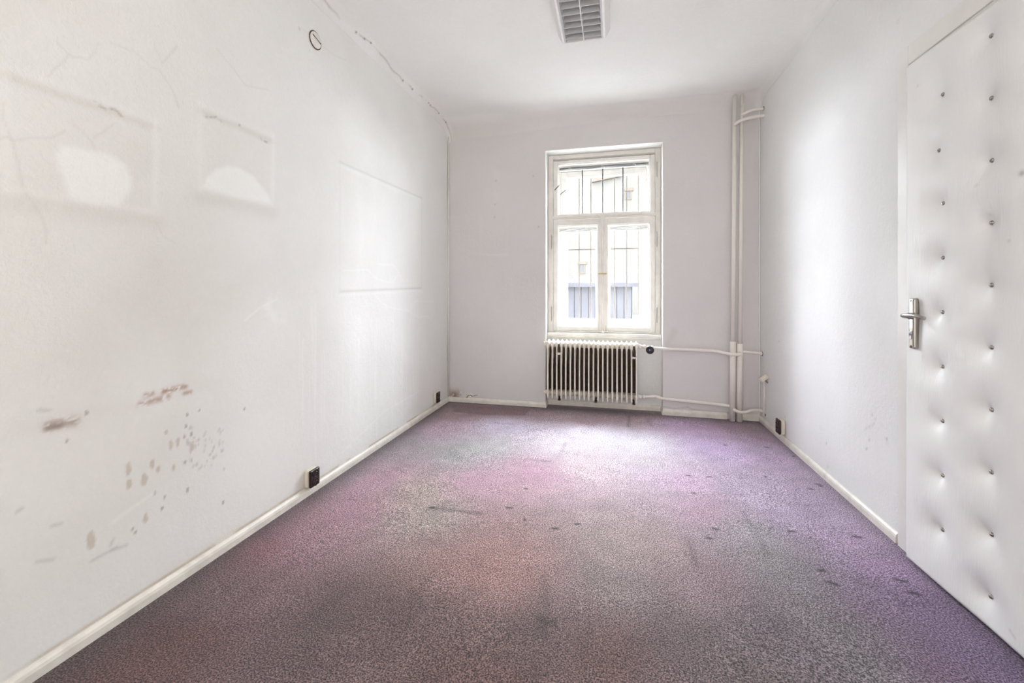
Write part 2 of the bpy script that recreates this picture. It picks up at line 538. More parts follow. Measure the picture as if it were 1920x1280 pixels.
    # yellowed rim above the batten, browner patch around the socket
    rim = sstep(fnoise(Y, Z*.3, 5, 41), .35, .7)
    c = tint(c, .5*rim*np.exp(-((Z-.05)/.022)**2), (.93,.87,.77))
    c = tint(c, .7*sstep(fnoise(Y, Z*.2, 7, 43), .3, .55)*np.exp(-((Z-.049)/.006)**2), (.55,.43,.32))
    sy = LW(575, 905)
    c = tint(c, .6*np.exp(-((Y-sy[0])/.055)**2-((Z-sy[1])/.055)**2), (.86,.78,.68))
    return c
ys = np.concatenate((np.linspace(YN, .62, 14), np.arange(.625, YF+.02, .0052)))
zs = np.linspace(-.02, ZC+.02, 520)
o = grid_obj('wall_left', ys, zs, lambda U, V: (XL + (fnoise(U, V, 1.1, 51)-.5)*.006 + 0*U, U, V), M['wall_left'], stain=left_stain)
tag(o, 'long white plaster wall with ghost marks of removed boards and rust stains', 'wall', kind='structure')

# ---- far wall with the window opening that reaches to the floor
def far_stain(X, Z):
    c = np.ones(X.shape + (3,))
    FW = lambda x, y: (lambda p: (p.x, p.z))(onY(x, y, YF))
    c = tint(c, .5*sstep(fnoise(X, Z, 1.5, 61), .45, .75), (.95,.945,.955))
    p = FW(852, 741); g = sstep(fnoise(X, Z, 32, 63, 3), .34, .52)
    c = tint(c, 1.0*g*np.exp(-((X-p[0])/.07)**2-((Z-p[1])/.05)**2), (.36,.23,.15))
    p = FW(838, 735); c = tint(c, .8*g*np.exp(-((X-p[0])/.03)**2-((Z-p[1])/.06)**2), (.34,.27,.22))
    p = FW(863, 740); c = tint(c, .8*np.exp(-(np.hypot(X-p[0], Z-p[1])/.012)**2), (.5,.42,.36))
    # ghost of a small cupboard with a paler foot line, worn patch above it
    for pts, w in (([(902,400),(901,476)],.35),([(951,400),(951,478)],.35),([(901,476),(920,478),(951,477)],.9)):
        c = tint(c, w*np.exp(-(line_d(X, Z, [FW(*q) for q in pts])/.008)**2), (1.07,1.06,1.05))
    p0 = FW(932, 345); n = sstep(fnoise(X, Z, 16, 65, 3), .42, .62)
    c = tint(c, .6*n*np.exp(-((X-p0[0])/.06)**2-((Z-p0[1])/.2)**2), (1.07,1.06,1.05))
    for x, y in ((930,339),(928,383),(927,407),(1000,330),(1010,425)):
        q = FW(x, y); c = tint(c, .6*np.exp(-(np.hypot(X-q[0], Z-q[1])/.007)**2), (.5,.46,.45))
    for k in range(24):
        x0 = 850 + 160*rng.rand(); y0 = 490 + 200*rng.rand()
        pts = [FW(x0 + 14*t*(rng.rand()-.4), y0 + 40*t) for t in np.linspace(0, 1, 5)]
        c = tint(c, .3*np.exp(-(line_d(X, Z, pts)/.005)**2), (1.06,1.05,1.05))
    pts = [FW(x, y) for x, y in ((855,235),(900,235),(960,238),(1010,232),(1050,224),(1130,212),(1200,206),(1300,196))]
    c = tint(c, .35*np.exp(-(line_d(X, Z, pts)/.006)**2), (.72,.70,.69))
    # hatched smudge of soot above the supply pipe by the niche
    pts = [FW(1248, 650), FW(1264, 622)]
    c = tint(c, .45*np.exp(-(line_d(X, Z, pts)/.03)**2), (.80,.77,.76))
    pts = [FW(x, y) for x, y in ((1243,762),(1268,766),(1290,763),(1300,768),(1366,774))]
    c = tint(c, .6*np.exp(-(line_d(X, Z, pts)/.006)**2), (.60,.56,.52))
    return c
xs = np.unique(np.round(np.concatenate((np.arange(XL-.02, OX0, .008), [OX0], np.linspace(OX0, OX1, 24), np.arange(OX1, XR+.03, .008))), 5))
zz = np.unique(np.round(np.concatenate((np.arange(-.02, OZ1, .009), [OZ1], np.arange(OZ1, ZC+.03, .009))), 5))
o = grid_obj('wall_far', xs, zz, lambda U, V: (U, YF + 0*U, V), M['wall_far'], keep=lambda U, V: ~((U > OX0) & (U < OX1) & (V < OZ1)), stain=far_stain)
tag(o, 'grey-white window wall with a radiator niche under the window', 'wall', kind='structure')
NB = 4.02                                   # back of the radiator niche
SZ = .655                                   # masonry top under the sill board
b = MB()
b.box(OX0-.02, YF+.001, -.02, OX0, 4.055, OZ1)          # left reveal
b.box(OX1, YF+.001, -.02, OX1+.02, 4.055, OZ1)          # right reveal
b.box(OX0-.02, YF+.001, OZ1, OX1+.02, 4.055, OZ1+.02)   # head
b.box(OX0-.02, NB, -.02, OX1+.02, 4.46, SZ)             # breast wall
b.build('niche', M['wall'], o)
b = MB()                                                # outer masonry around the box window
b.box(-2.2, 4.06, -.8, OX0+.055, 4.46, 3.4)
b.box(OX1-.055, 4.06, -.8, 2.0, 4.46, 3.4)
b.box(OX0, 4.06, OZ1-.05, OX1, 4.46, 3.4)
b.box(OX0, 4.03, -.8, OX1, 4.46, SZ-.01)
b.build('masonry', M['outside'], o)

# ---- right wall
def right_stain(Y, Z):
    c = np.ones(Y.shape + (3,))
    RW = lambda x, y: (lambda p: (p.y, p.z))(onX(x, y, XR))
    c = tint(c, .4*sstep(fnoise(Y, Z, 1.4, 71), .5, .75), (.965,.965,.97))
    for pts, w in (([(1632,773),(1641,785)],.5),([(1622,804),(1639,795)],.45),([(1652,797),(1659,802)],.35),([(1537,799),(1540,803)],.5),([(1600,799),(1602,802)],.5)):
        c = tint(c, w*np.exp(-(line_d(Y, Z, [RW(*q) for q in pts])/.004)**2), (.62,.61,.62))
    for x, y in ((1662,822),(1664,831),(1625,841),(1472,782),(1432,689),(1448,244),(1461,640),(1630,823),(1549,830),(1552,876),(1684,40)):
        q = RW(x, y); c = tint(c, .7*np.exp(-(np.hypot(Y-q[0], Z-q[1])/.006)**2), (.5,.48,.47))
    q = RW(1437, 712); c = tint(c, .8*np.exp(-((Y-q[0])/.03)**2-((Z-q[1])/.03)**2), (.45,.38,.32))
    return c
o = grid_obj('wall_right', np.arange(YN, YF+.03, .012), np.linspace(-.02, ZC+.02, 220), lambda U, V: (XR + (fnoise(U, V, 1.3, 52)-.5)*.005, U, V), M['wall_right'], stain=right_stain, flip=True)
tag(o, 'white plaster wall on the right holding the padded door', 'wall', kind='structure')
o = MB().box(XL-.1, YN-.1, -.02, XR+.1, YN, ZC+.05).build('wall_near', M['wall'])
tag(o, 'plain white wall behind the camera', 'wall', kind='structure')

# ---- ceiling, coved into the walls
def ceil_fn(X, Y):
    def cove(d, r):
        t = np.clip(1 - d / r, 0, 1)
        return r * (1 - np.sqrt(np.clip(1 - t*t, 0, 1)))
    z = ZC - cove(X - XL, .075) - cove(XR - X, .06) - cove(YF - Y, .11 + .05*sstep(-X, -.2, 1.2)) - cove(Y - YN, .06)
    return X, Y, z + (fnoise(X, Y, 1.2, 81)-.5)*.012
def edge(a, b, fine, n):
    return np.unique(np.concatenate((a + np.linspace(0, 1, 16)**2*fine, np.linspace(a+fine, b-fine, n), b - np.linspace(0, 1, 16)**2*fine)))
def ceil_stain(X, Y):
    c = np.ones(X.shape + (3,))
    c = tint(c, .35*sstep(fnoise(X, Y, 1.4, 83), .5, .75), (.975,.97,.965))
    # the wall paint runs up into the coves
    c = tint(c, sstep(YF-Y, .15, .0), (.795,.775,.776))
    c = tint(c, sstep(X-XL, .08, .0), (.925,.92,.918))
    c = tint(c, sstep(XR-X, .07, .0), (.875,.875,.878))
    # crack with crumbled spots where the ceiling meets the left wall
    cx_ = XL + .028 + .045*(fnoise(Y, Y*0, 3.2, 85, 5)-.5)
    on = sstep(Y, 1.75, 1.95)*sstep(fnoise(Y, Y*0, 6, 86, 3), .25, .45)
    c = tint(c, .5*on*np.exp(-((X-cx_)/.004)**2), (.45,.42,.40))
    for y in (2.34, 2.42, 2.48, 2.95, 3.10, 3.38, 3.42, 3.60, 3.78):
        k = np.argmin(np.abs(Y[:, 0]-y)); x = cx_[k, 0]
        c = tint(c, .9*np.exp(-((X-x)/.0045)**2-((Y-y)/.008)**2), (.15,.13,.12))
    return c
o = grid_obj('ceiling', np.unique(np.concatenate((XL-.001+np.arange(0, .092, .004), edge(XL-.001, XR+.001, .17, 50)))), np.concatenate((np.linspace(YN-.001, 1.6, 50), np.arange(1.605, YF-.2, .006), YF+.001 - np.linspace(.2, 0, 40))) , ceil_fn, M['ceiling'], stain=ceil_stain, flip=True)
tag(o, 'white plaster ceiling with rounded coves', 'ceiling', kind='structure')
MB().box(XL-.25, YN-.2, ZC+.06, XR+.25, 4.06, ZC+.2).build('slab', M['wall'], o)
b = MB(); b.box(XL-.2, YN-.2, -.25, XL-.02, 4.06, ZC+.1); b.build('masonry', M['wall'], bpy.data.objects['wall_left'])
b = MB(); b.box(XR+.02, YN-.2, -.25, XR+.2, 4.06, ZC+.1); b.build('masonry', M['wall'], bpy.data.objects['wall_right'])

# ---- battens along the floor
def batten(name, p0, p1, inward, h=.047, th=.015, label='', gap=.0):
    p0, p1, n = Vector(p0), Vector(p1), Vector(inward)
    prof = [(0, 0), (th, 0), (th, h*.62), (th*.8, h*.82), (th*.35, h*.97), (0, h)]
    pts = [p0 + n*a + Vector((0,0,z)) for a, z in prof]
    o = MB().prism(pts, p1 - p0).build(name, M['trim'])
    return tag(o, label, 'baseboard', kind='structure')
batten('baseboard_left', (XL, YN, -.005), (XL, YF, -.005), (1,0,0), label='narrow cream skirting batten along the stained left wall')
batten('baseboard_right', (XR, 2.145, -.005), (XR, YF, -.005), (-1,0,0), .05, .013, label='narrow white skirting batten between padded door and far corner')
batten('baseboard_far', (XL+.013, YF, -.005), (OX0, YF, -.005), (0,-1,0), .05, label='cream skirting batten left of the radiator niche')
batten('baseboard_niche', (OX0+.002, NB, -.005), (OX1-.002, NB, -.005), (0,-1,0), .055, .014, label='cream skirting batten at the back of the radiator niche')
batten('baseboard_corner', (OX1, YF, -.005), (.935, YF, -.005), (0,-1,0), .058, label='chipped cream skirting batten right of the radiator niche')
b = batten('baseboard_pipe', (1.05, YF, -.005), (XR-.01, YF, -.005), (0,-1,0), .058, label='short chipped skirting batten between pipes and right corner')
for i, x in enumerate((OX0, OX1)):
    batten('baseboard_reveal' if i == 0 else 'baseboard_jamb', (x, YF-.015, -.005), (x, NB-.012, -.005), (1 if i == 0 else -1, 0, 0), .05, .008,
           label='short skirting return on the %s side of the radiator niche' % ('left' if i == 0 else 'right'))

# ---- carpet, worn in large patches, window light painted in as paler colour
CP = [  # px, py, albedo, raised by the window and lowered near camera as painted light
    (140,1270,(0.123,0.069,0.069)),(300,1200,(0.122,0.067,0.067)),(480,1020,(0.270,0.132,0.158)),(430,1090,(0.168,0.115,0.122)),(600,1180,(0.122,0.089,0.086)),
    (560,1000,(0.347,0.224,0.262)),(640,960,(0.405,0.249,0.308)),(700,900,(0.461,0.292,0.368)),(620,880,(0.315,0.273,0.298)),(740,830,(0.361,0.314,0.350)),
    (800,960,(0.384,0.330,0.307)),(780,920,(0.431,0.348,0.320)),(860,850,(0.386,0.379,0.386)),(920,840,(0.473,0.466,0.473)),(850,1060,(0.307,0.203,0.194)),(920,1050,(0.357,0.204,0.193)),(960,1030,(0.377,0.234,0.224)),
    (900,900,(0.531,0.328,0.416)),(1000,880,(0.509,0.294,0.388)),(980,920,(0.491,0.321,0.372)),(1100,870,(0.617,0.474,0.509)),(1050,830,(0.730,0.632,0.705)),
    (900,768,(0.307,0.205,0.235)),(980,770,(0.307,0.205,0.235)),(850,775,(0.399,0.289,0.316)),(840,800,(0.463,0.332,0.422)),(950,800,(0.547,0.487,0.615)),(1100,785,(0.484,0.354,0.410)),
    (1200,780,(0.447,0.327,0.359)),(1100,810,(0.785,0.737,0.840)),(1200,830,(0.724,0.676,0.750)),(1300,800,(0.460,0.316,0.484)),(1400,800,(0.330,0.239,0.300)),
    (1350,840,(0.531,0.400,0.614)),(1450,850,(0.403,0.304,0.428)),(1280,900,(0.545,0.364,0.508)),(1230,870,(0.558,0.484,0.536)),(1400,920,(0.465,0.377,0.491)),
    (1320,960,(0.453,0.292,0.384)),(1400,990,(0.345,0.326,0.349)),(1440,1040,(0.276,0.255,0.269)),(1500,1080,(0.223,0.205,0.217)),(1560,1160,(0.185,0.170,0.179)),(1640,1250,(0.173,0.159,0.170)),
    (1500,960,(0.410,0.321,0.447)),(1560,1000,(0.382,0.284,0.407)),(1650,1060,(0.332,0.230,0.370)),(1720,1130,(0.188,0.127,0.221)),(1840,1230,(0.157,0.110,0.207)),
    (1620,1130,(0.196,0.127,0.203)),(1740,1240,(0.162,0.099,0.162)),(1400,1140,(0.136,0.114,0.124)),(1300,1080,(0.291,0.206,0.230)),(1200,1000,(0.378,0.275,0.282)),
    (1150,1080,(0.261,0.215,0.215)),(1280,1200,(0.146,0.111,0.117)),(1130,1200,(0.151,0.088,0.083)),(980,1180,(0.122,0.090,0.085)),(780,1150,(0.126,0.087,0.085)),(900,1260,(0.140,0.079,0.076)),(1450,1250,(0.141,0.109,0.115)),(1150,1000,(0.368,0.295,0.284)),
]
def carpet_stain_light(X, Y):
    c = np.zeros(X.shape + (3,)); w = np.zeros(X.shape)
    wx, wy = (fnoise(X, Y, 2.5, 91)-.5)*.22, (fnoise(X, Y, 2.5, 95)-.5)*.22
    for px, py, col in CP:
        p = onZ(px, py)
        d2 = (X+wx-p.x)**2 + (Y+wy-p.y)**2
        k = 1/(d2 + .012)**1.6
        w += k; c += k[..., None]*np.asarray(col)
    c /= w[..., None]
    # darker margin along the walls, furniture dents, burns, drag marks
    FL = lambda x, y: (lambda p: (p.x, p.y))(onZ(x, y))
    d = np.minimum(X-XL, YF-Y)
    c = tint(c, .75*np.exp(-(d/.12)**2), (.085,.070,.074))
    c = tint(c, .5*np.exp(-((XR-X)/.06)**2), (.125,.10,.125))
    c = c * (1 + .16*(fnoise(X, Y, 3.2, 98)-.5) + .12*(fnoise(X, Y, 11, 97)-.5))[..., None]
    def mark(pts, r, w, col=(.03,.022,.028)):
        nonlocal c
        c = tint(c, w*np.exp(-(line_d(X, Y, [FL(*q) for q in pts])/r)**2), col)
    for pts in ([(1478,995),(1490,996)],[(1600,1005),(1615,1007)],[(1530,907),(1537,908)],[(1537,911),(1541,911)],[(1518,916),(1524,917)],[(1338,990),(1345,992)],[(1326,1008),(1333,1009)],
                [(1080,982),(1086,982)],[(1037,990),(1046,991)],[(951,951),(958,952)],[(1288,891),(1294,892)],[(1326,894),(1332,894)],[(1435,838),(1442,839)],[(1358,834),(1362,834)],[(1486,855),(1490,855)],
                [(1680,1085),(1700,1090)],[(1706,1110),(1722,1113)],[(1535,1068),(1545,1069)],[(1552,1090),(1570,1096)],[(983,973),(985,974)],[(1300,924),(1302,925)],[(1434,893),(1436,894)],[(807,951),(813,951)],[(985,915),(987,916)]):
        mark(pts, .0078, 1.0, (.012,.008,.011))
    for pts, w in (([(812,952),(860,957),(900,962)],.45),([(1020,1170),(1018,1190)],.35),([(1012,1158),(1024,1168),(1038,1165)],.6),([(1290,1010),(1300,1040),(1305,1060)],.3),([(1395,960),(1420,1000),(1440,1040)],.25),
                   ([(1060,830),(1050,855)],.3),([(1180,780),(1178,800)],.35),([(1215,785),(1222,800)],.3),([(1020,1080),(1025,1160)],.25),([(930,792),(960,795)],.3),([(1030,865),(990,860)],.35),([(1480,945),(1520,948)],.25)):
        mark(pts, .016, w, (.05,.04,.042))
    # cut of an older, less faded strip in the far left corner
    s0 = [FL(845,758), FL(995,766), FL(985,779), FL(905,778), FL(850,772)]
    c = tint(c, .55*sstep(-poly_sd(X, Y, s0), -.01, .02), (.150,.078,.098))
    return c
def carpet_fn(X, Y):
    z = (fnoise(X, Y, 1.6, 101)-.5)*.006 + (fnoise(X, Y, 9, 103)-.5)*.002
    return X, Y, z*sstep(np.minimum(np.minimum(X-XL, XR-X), np.minimum(NB-Y, Y-YN)), 0, .2)
cx = np.unique(np.concatenate((np.arange(XL+.003, XR-.003, .0085), [XR-.003, OX0, OX1])))
cy = np.unique(np.concatenate((np.linspace(YN+.003, .55, 20), np.arange(.55, YF-.003, .0085), [YF-.003], np.linspace(YF, NB-.003, 12))))
o = grid_obj('carpet', cx, cy, carpet_fn, M['carpet'], keep=lambda U, V: (V < YF-.002) | ((U > OX0) & (U < OX1)), stain=carpet_stain_light)
tag(o, 'worn mauve and grey fitted carpet with burns and dents', 'carpet')

# ================================================================== BOX WINDOW
WY = 4.05                                   # room face of the fixed inner frame
win = thing('window_1', (-.09, WY, SZ), 'old white double box window with three inner sashes above the radiator', 'window', kind='structure')
gx = [-.512, -.136, -.048, .332]            # glass edges of the lower sashes
def ring(b, x0, z0, x1, z1, w, y0, y1, bev=.003, wt=None, wb=None):
    wt, wb = wt or w, wb or w
    b.box(x0, y0, z0, x0+w, y1, z1, bev); b.box(x1-w, y0, z0, x1, y1, z1, bev)
    b.box(x0+w, y0, z1-wt, x1-w, y1, z1, bev); b.box(x0+w, y0, z0, x1-w, y1, z0+wb, bev)
b = MB()
ring(b, OX0+.001, SZ+.03, OX1-.001, OZ1-.001, .05, WY, WY+.06, .003, .04, .012)
b.box(OX0+.04, WY-.004, 1.762, OX1-.04, WY+.055, 1.795, .004)     # transom
b.build('window_frame', M['window_paint'], win)
def sash(name, x0, z0, x1, z1, w, y, wt=None, wb=None, th=.035, parent=win, mat='window_paint'):
    b = MB()
    ring(b, x0, z0, x1, z1, w, y, y+th, .004, wt, wb)
    q = .008                                                       # glazing bead, stepped back
    ring(b, x0+w-.001, z0+(wb or w)-.001, x1-w+.001, z1-(wt or w)+.001, q, y+.010, y+.026, .002)
    s_ = b.build(name, M[mat], parent)
    MB().box(x0+w-.002, y+.017, z0+(wb or w)-.002, x1-w+.002, y+.020, z1-(wt or w)+.002).build('pane', M['glass'], s_)
    return s_
sash('sash', -.553, 1.775, .372, 2.318, .040, WY-.012, .03, .026)                 # transom light
sash('sash', -.553, .703, -.094, 1.757, .040, WY-.012, .058, .042)
sash('sash', -.090, .703, .372, 1.757, .040, WY-.012, .058, .042)
# moulded meeting strip with the latch
b = MB()
prof = [(-.020,0),(-.020,-.010),(-.013,-.018),(-.006,-.016),(0,-.026),(.006,-.016),(.013,-.018),(.020,-.010),(.020,0)]
b.prism([Vector((-.092+x, WY-.012+y, .695)) for x, y in prof], (0,0,1.085))
b.build('meeting_strip', M['window_paint'], win)
b = MB(); b.box(-.132, WY-.052, 1.232, -.054, WY-.034, 1.244, .004, 2); b.tube([(-.093, WY-.03, 1.238), (-.093, WY-.056, 1.238)], .006, 10)
lt = b.build('latch_handle', M['brass'], win); tag(lt, 'small aged brass latch handle')
b = MB(); b.lathe([(0,.0),(.009,.004),(.011,.012),(.008,.020),(0,.022)], (-.093, WY-.036, .700), (0,-1,0), 12); b.build('latch_knob', M['sill_paint'], win)
# hinges on both sides
for x in (-.560, .379):
    for z in (.86, 1.55) + ((2.18,) if x > 0 else ()):
        MB().tube([(x, WY-.010, z-.05), (x, WY-.010, z+.05)], .0065, 8).build('hinge', M['window_paint'], win)
        k = MB(); k.tube([(x+(.012 if x > 0 else -.012), WY-.002, z-.07), (x+(.012 if x > 0 else -.012), WY-.002, z+.07)], .0016, 6); k.build('hinge_gap', M['dark_metal'], win)
# transom opener pins
p, q = onY(1040.3, 355.5, WY-.03), onY(1049.3, 347, WY-.03)
MB().tube([(p.x, WY-.010, p.z), (p.x, WY-.028, p.z), (q.x, WY-.034, q.z)], .004, 8).build('latch_pin', M['dark_metal'], win)
p, q = onY(1051.7, 363.2, WY+.12), onY(1060.8, 356.5, WY+.12)
MB().tube([(p.x-.01, WY+.165, p.z), (p.x, WY+.125, p.z), (q.x, WY+.12, q.z)], .004, 8).build('latch_pin', M['dark_metal'], win)
# lining between the two windows
OY = 4.215                                  # room face of the outer window
b = MB()
b.box(OX0+.05, WY+.02, SZ+.04, OX0+.062, OY+.02, OZ1-.04); b.box(OX1-.062, WY+.02, SZ+.04, OX1-.05, OY+.02, OZ1-.04)
b.box(OX0+.05, WY+.02, OZ1-.075, OX1-.05, OY+.02, OZ1-.063); b.box(OX0+.05, WY+.02, SZ-.01, OX1-.05, OY+.02, SZ+.042)
b.build('box_lining', M['sill_paint'], win)
b = MB()
ring(b, OX0+.05, SZ+.04, OX1-.05, OZ1-.063, .05, OY, OY+.07, .003, .05, .04)
b.box(OX0+.09, OY, 1.735, OX1-.09, OY+.06, 1.80, .004)
b.build('outer_frame', M['sill_paint'], win)
sash('outer_sash', -.507, 1.795, .317, 2.262, .063, OY+.02, .060, .04, parent=win, mat='sill_paint')
sash('outer_sash', -.507, .738, -.097, 1.742, .063, OY+.02, .06, .062, parent=win, mat='sill_paint')
sash('outer_sash', -.093, .738, .317, 1.742, .063, OY+.02, .06, .062, parent=win, mat='sill_paint')
# three round rods across the transom light, between the windows
for x in (-.287, -.0944, .0938):
    MB().tube([(x, 4.16, 1.80), (x, 4.16, 2.30)], .0055, 8).build('transom_rod', M['rod'], win)
# sill board
b = MB()
b.box(OX0+.001, 3.985, SZ, OX1-.001, WY+.02, SZ+.030, .005, 2)
b.box(OX0+.001, 3.990, SZ-.012, OX1-.001, NB-.001, SZ, .002)
b.build('window_sill', M['sill_paint'], win)

# raised venetian blinds, one behind each inner pane
def blind(x0, x1, z, label, clips):
    t = thing('venetian_blind', ((x0+x1)/2, 4.105, z-.04), label, 'blind', 'raised venetian blinds inside the box window')
    MB().box(x0, 4.092, z-.012, x1, 4.117, z+.004, .002).build('headrail', M['white_plastic'], t)
    for k in range(4):
        sag = .0035*k
        pts = [Vector((x0+.004+(x1-x0-.008)*i/8, 4.105, z-.017-.0042*k-.004*math.sin(i*1.9+k)*(k > 1))) for i in range(9)]
        b = MB()
        for p, q in zip(pts, pts[1:]):
            b.prism([p+Vector((0,-.012,0)), p+Vector((0,0,.0018)), p+Vector((0,.012,0)), p+Vector((0,0,.0006))], q-p)
        b.build('slat', M['blind'], t)
    MB().box(x0+.002, 4.094, z-.040, x1-.002, 4.116, z-.034, .002).build('bottom_rail', M['blind'], t)
    for f in clips:
        x = x0 + (x1-x0)*f
        MB().tube([(x-.010, 4.090, z-.012), (x-.012, 4.088, z-.026), (x, 4.087, z-.020), (x+.012, 4.088, z-.028), (x+.008, 4.090, z-.043)], .003, 6).build('ladder_cord', M['cord'], t)
blind(-.508, .328, 2.279, 'raised grey venetian blind across the wide transom pane', (.13,.5,.84))
blind(-.508, -.140, 1.690, 'raised grey venetian blind at top of the left lower sash', (.25,.72))
blind(-.044, .328, 1.690, 'raised grey venetian blind at top of the right lower sash', (.26,.74))

# iron grille outside
GY = 4.38
gr = thing('security_grille', (-.09, GY, .76), 'thin brown iron security grille outside behind the window panes', 'grille')
for px in (1064, 1086, 1108, 1130, 1152, 1175, 1197):
    x = onY(px, 545, GY).x
    MB().tube([(x, GY, .65), (x, GY, 2.325)], .0052, 8).build('bar', M['iron'], gr)
for z in (.72, 1.50, 2.29):
    MB().box(OX0+.03, GY-.010, z-.006, OX1-.03, GY-.004, z+.006, .001).build('crossbar', M['iron'], gr)

# ================================================================== COURTYARD
GZ = -.6
o = MB().box(-30, 4.46, GZ-.2, 30, 30, GZ).build('ground', M['ground'])
tag(o, 'pale concrete courtyard outside the window', 'ground', kind='structure')
FYD = 30.0
bd = thing('courtyard_building', (0, FYD, GZ), 'cream rendered building across the courtyard seen through the window', 'building')
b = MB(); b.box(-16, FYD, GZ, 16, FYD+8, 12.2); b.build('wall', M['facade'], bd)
def far_window(x, z, w, h):
    f = MB(); f.box(x-w/2-.12, FYD-.08, z+h/2, x+w/2+.2, FYD+.02, z+h/2+.18, .01); f.box(x-w/2-.10, FYD-.05, z-h/2-.10, x+w/2+.10, FYD+.02, z-h/2, .01)
    f.box(x-w/2-.08, FYD-.04, z-h/2, x-w/2, FYD+.02, z+h/2, .01); f.box(x+w/2, FYD-.04, z-h/2, x+w/2+.08, FYD+.02, z+h/2, .01)
    f = f.build('window', M['facade_trim'], bd)
    MB().box(x-w/2, FYD-.012, z-h/2, x+w/2, FYD+.01, z+h/2).build('pane', M['facade_glass'], f)
p = onY(1091, 503, FYD); far_window(p.x, p.z, .30, .55)
p = onY(1110, 343, FYD); q = onY(1166, 331, FYD)
MB().prism([(p.x, FYD-.25, p.z), (q.x, FYD-.25, q.z), (q.x, FYD-.25, q.z+.35), (p.x, FYD-.25, p.z+.12)], (0,.3,0)).build('gable_moulding', M['facade_trim'], bd)
p = onY(1178, 365, FYD); far_window(p.x, p.z, .25, .5)
SY = 9.0
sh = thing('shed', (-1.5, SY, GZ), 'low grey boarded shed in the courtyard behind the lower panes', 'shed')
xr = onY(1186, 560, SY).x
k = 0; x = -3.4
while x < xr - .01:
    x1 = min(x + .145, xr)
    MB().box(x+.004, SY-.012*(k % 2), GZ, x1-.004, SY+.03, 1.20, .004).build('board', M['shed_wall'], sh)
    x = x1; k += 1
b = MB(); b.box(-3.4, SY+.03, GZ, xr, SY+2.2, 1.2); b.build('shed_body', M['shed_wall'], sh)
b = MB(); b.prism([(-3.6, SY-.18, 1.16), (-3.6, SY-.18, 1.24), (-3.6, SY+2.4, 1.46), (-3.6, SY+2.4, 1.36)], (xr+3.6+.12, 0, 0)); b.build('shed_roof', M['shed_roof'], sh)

# ================================================================== RADIATOR
RY0, RY1 = 3.80, 3.945
NSEC, RX0, RX1 = 20, -.573, .199
PITCH = (RX1-RX0)/(NSEC-1)
rad = thing('radiator', ((RX0+RX1)/2, (RY0+RY1)/2, .10), 'cream ribbed column radiator in the niche under the window', 'radiator')
def rib_ring(z, hw, y0, y1, n=14):
    cy, hy = (y0+y1)/2, (y1-y0)/2
    return [Vector((math.copysign(abs(math.cos(a))**.8, math.cos(a))*hw, cy + math.copysign(abs(math.sin(a))**.55, math.sin(a))*hy, z)) for a in [2*math.pi*k/n for k in range(n)]]
def make_section():
    b = MB()
    # front column, slim, swelling into a pointed head and tapering to a pointed foot
    prof = [(.104,.0022,.004),(.116,.0055,.000),(.135,.0085,.000),(.16,.0078,0),(.22,.0072,0),(.40,.0070,0),(.545,.0072,0),(.565,.0095,0),(.585,.0160,0),(.597,.0198,.001),(.608,.0196,.003),(.617,.0150,.007),(.622,.0085,.012),(.628,.0040,.02),(.634,.0012,.03)]
    b.loft([rib_ring(z, hw, RY0+dy, RY0+.034+dy*.3 if z < .545 else RY1-dy) for z, hw, dy in prof])
    # head hub and foot hub joining the sections
    b.tube([(-PITCH/2-.0005, RY0+.078, .150), (PITCH/2+.0005, RY0+.078, .150)], .024, 12)
    b.tube([(-PITCH/2-.0005, RY0+.072, .593), (PITCH/2+.0005, RY0+.072, .593)], .027, 12)
    # rear column
    b.loft([rib_ring(z, hw, RY1-.03, RY1) for z, hw in ((.11,.003),(.135,.009),(.16,.0075),(.55,.0075),(.58,.009))])
    # foot web
    b.box(-.005, RY0+.02, .118, .005, RY1-.01, .175, .002)
    return b
proto = make_section().build('radiator_section', M['radiator'])
web = MB().box(-.0045, RY0+.040, .165, .0045, RY1-.026, .562, .002).build('dusty_web', M['dust'])
# dirty middle columns (seen in the gaps)
proto.location = (RX0, 0, 0)
proto.parent = rad; proto.matrix_parent_inverse = inv(rad)
web.parent = proto
tag(web, 'dust-blackened inner web of the section')
for k in range(1, NSEC):
    copy_part(proto, rad, (PITCH*k, 0, 0))
# dusty rear panel strips between the sections: wide inner columns
b = MB()
for k in range(NSEC-1):
    x = RX0 + PITCH*(k+.5)
    b.box(x-.0195, RY1-.032, .172, x+.0195, RY1-.026, .560, .003)
b.build('inner_fins', M['dust'], rad)
# plugs and unions
for z, r in ((.593,.024),(.150,.022)):
    MB().lathe([(0,0),(r*.8,0),(r*.9,.004),(r*.9,.018),(r,.020),(r,.032)], (RX0-PITCH/2-.026, RY0+.072, z), (1,0,0), 8).build('end_plug', M['radiator'], rad)
for x in (RX0+PITCH*2.5, RX0+PITCH*18.5):
    zz_ = .515 if x < 0 else .50
    b = MB(); b.box(x-.015, RY0+.0, zz_-.009, x+.015, RY0+.02, zz_+.009, .003); b.lathe([(.006,0),(.006,.004),(0,.006)], (x, RY0, zz_), (0,-1,0), 8)
    cl = b.build('clamp', M['white_plastic'], rad)
    MB().tube([(x, RY0+.012, zz_-.0), (x, RY0+.012, .60)], .006, 8).build('clamp_bolt', M['dark_metal'], cl)
for kf in (2.5, 10.5, 18.5):
    x = RX0+PITCH*kf
    b = MB(); b.tube([(x, NB-.002, .105), (x, RY0+.06, .105), (x, RY0+.035, .112), (x, RY0+.03, .128)], .007, 8)
    b.box(x-.012, RY0+.025, .088, x+.012, RY0+.075, .100, .002)
    b.build('foot_bracket', M['dark_metal'], rad)

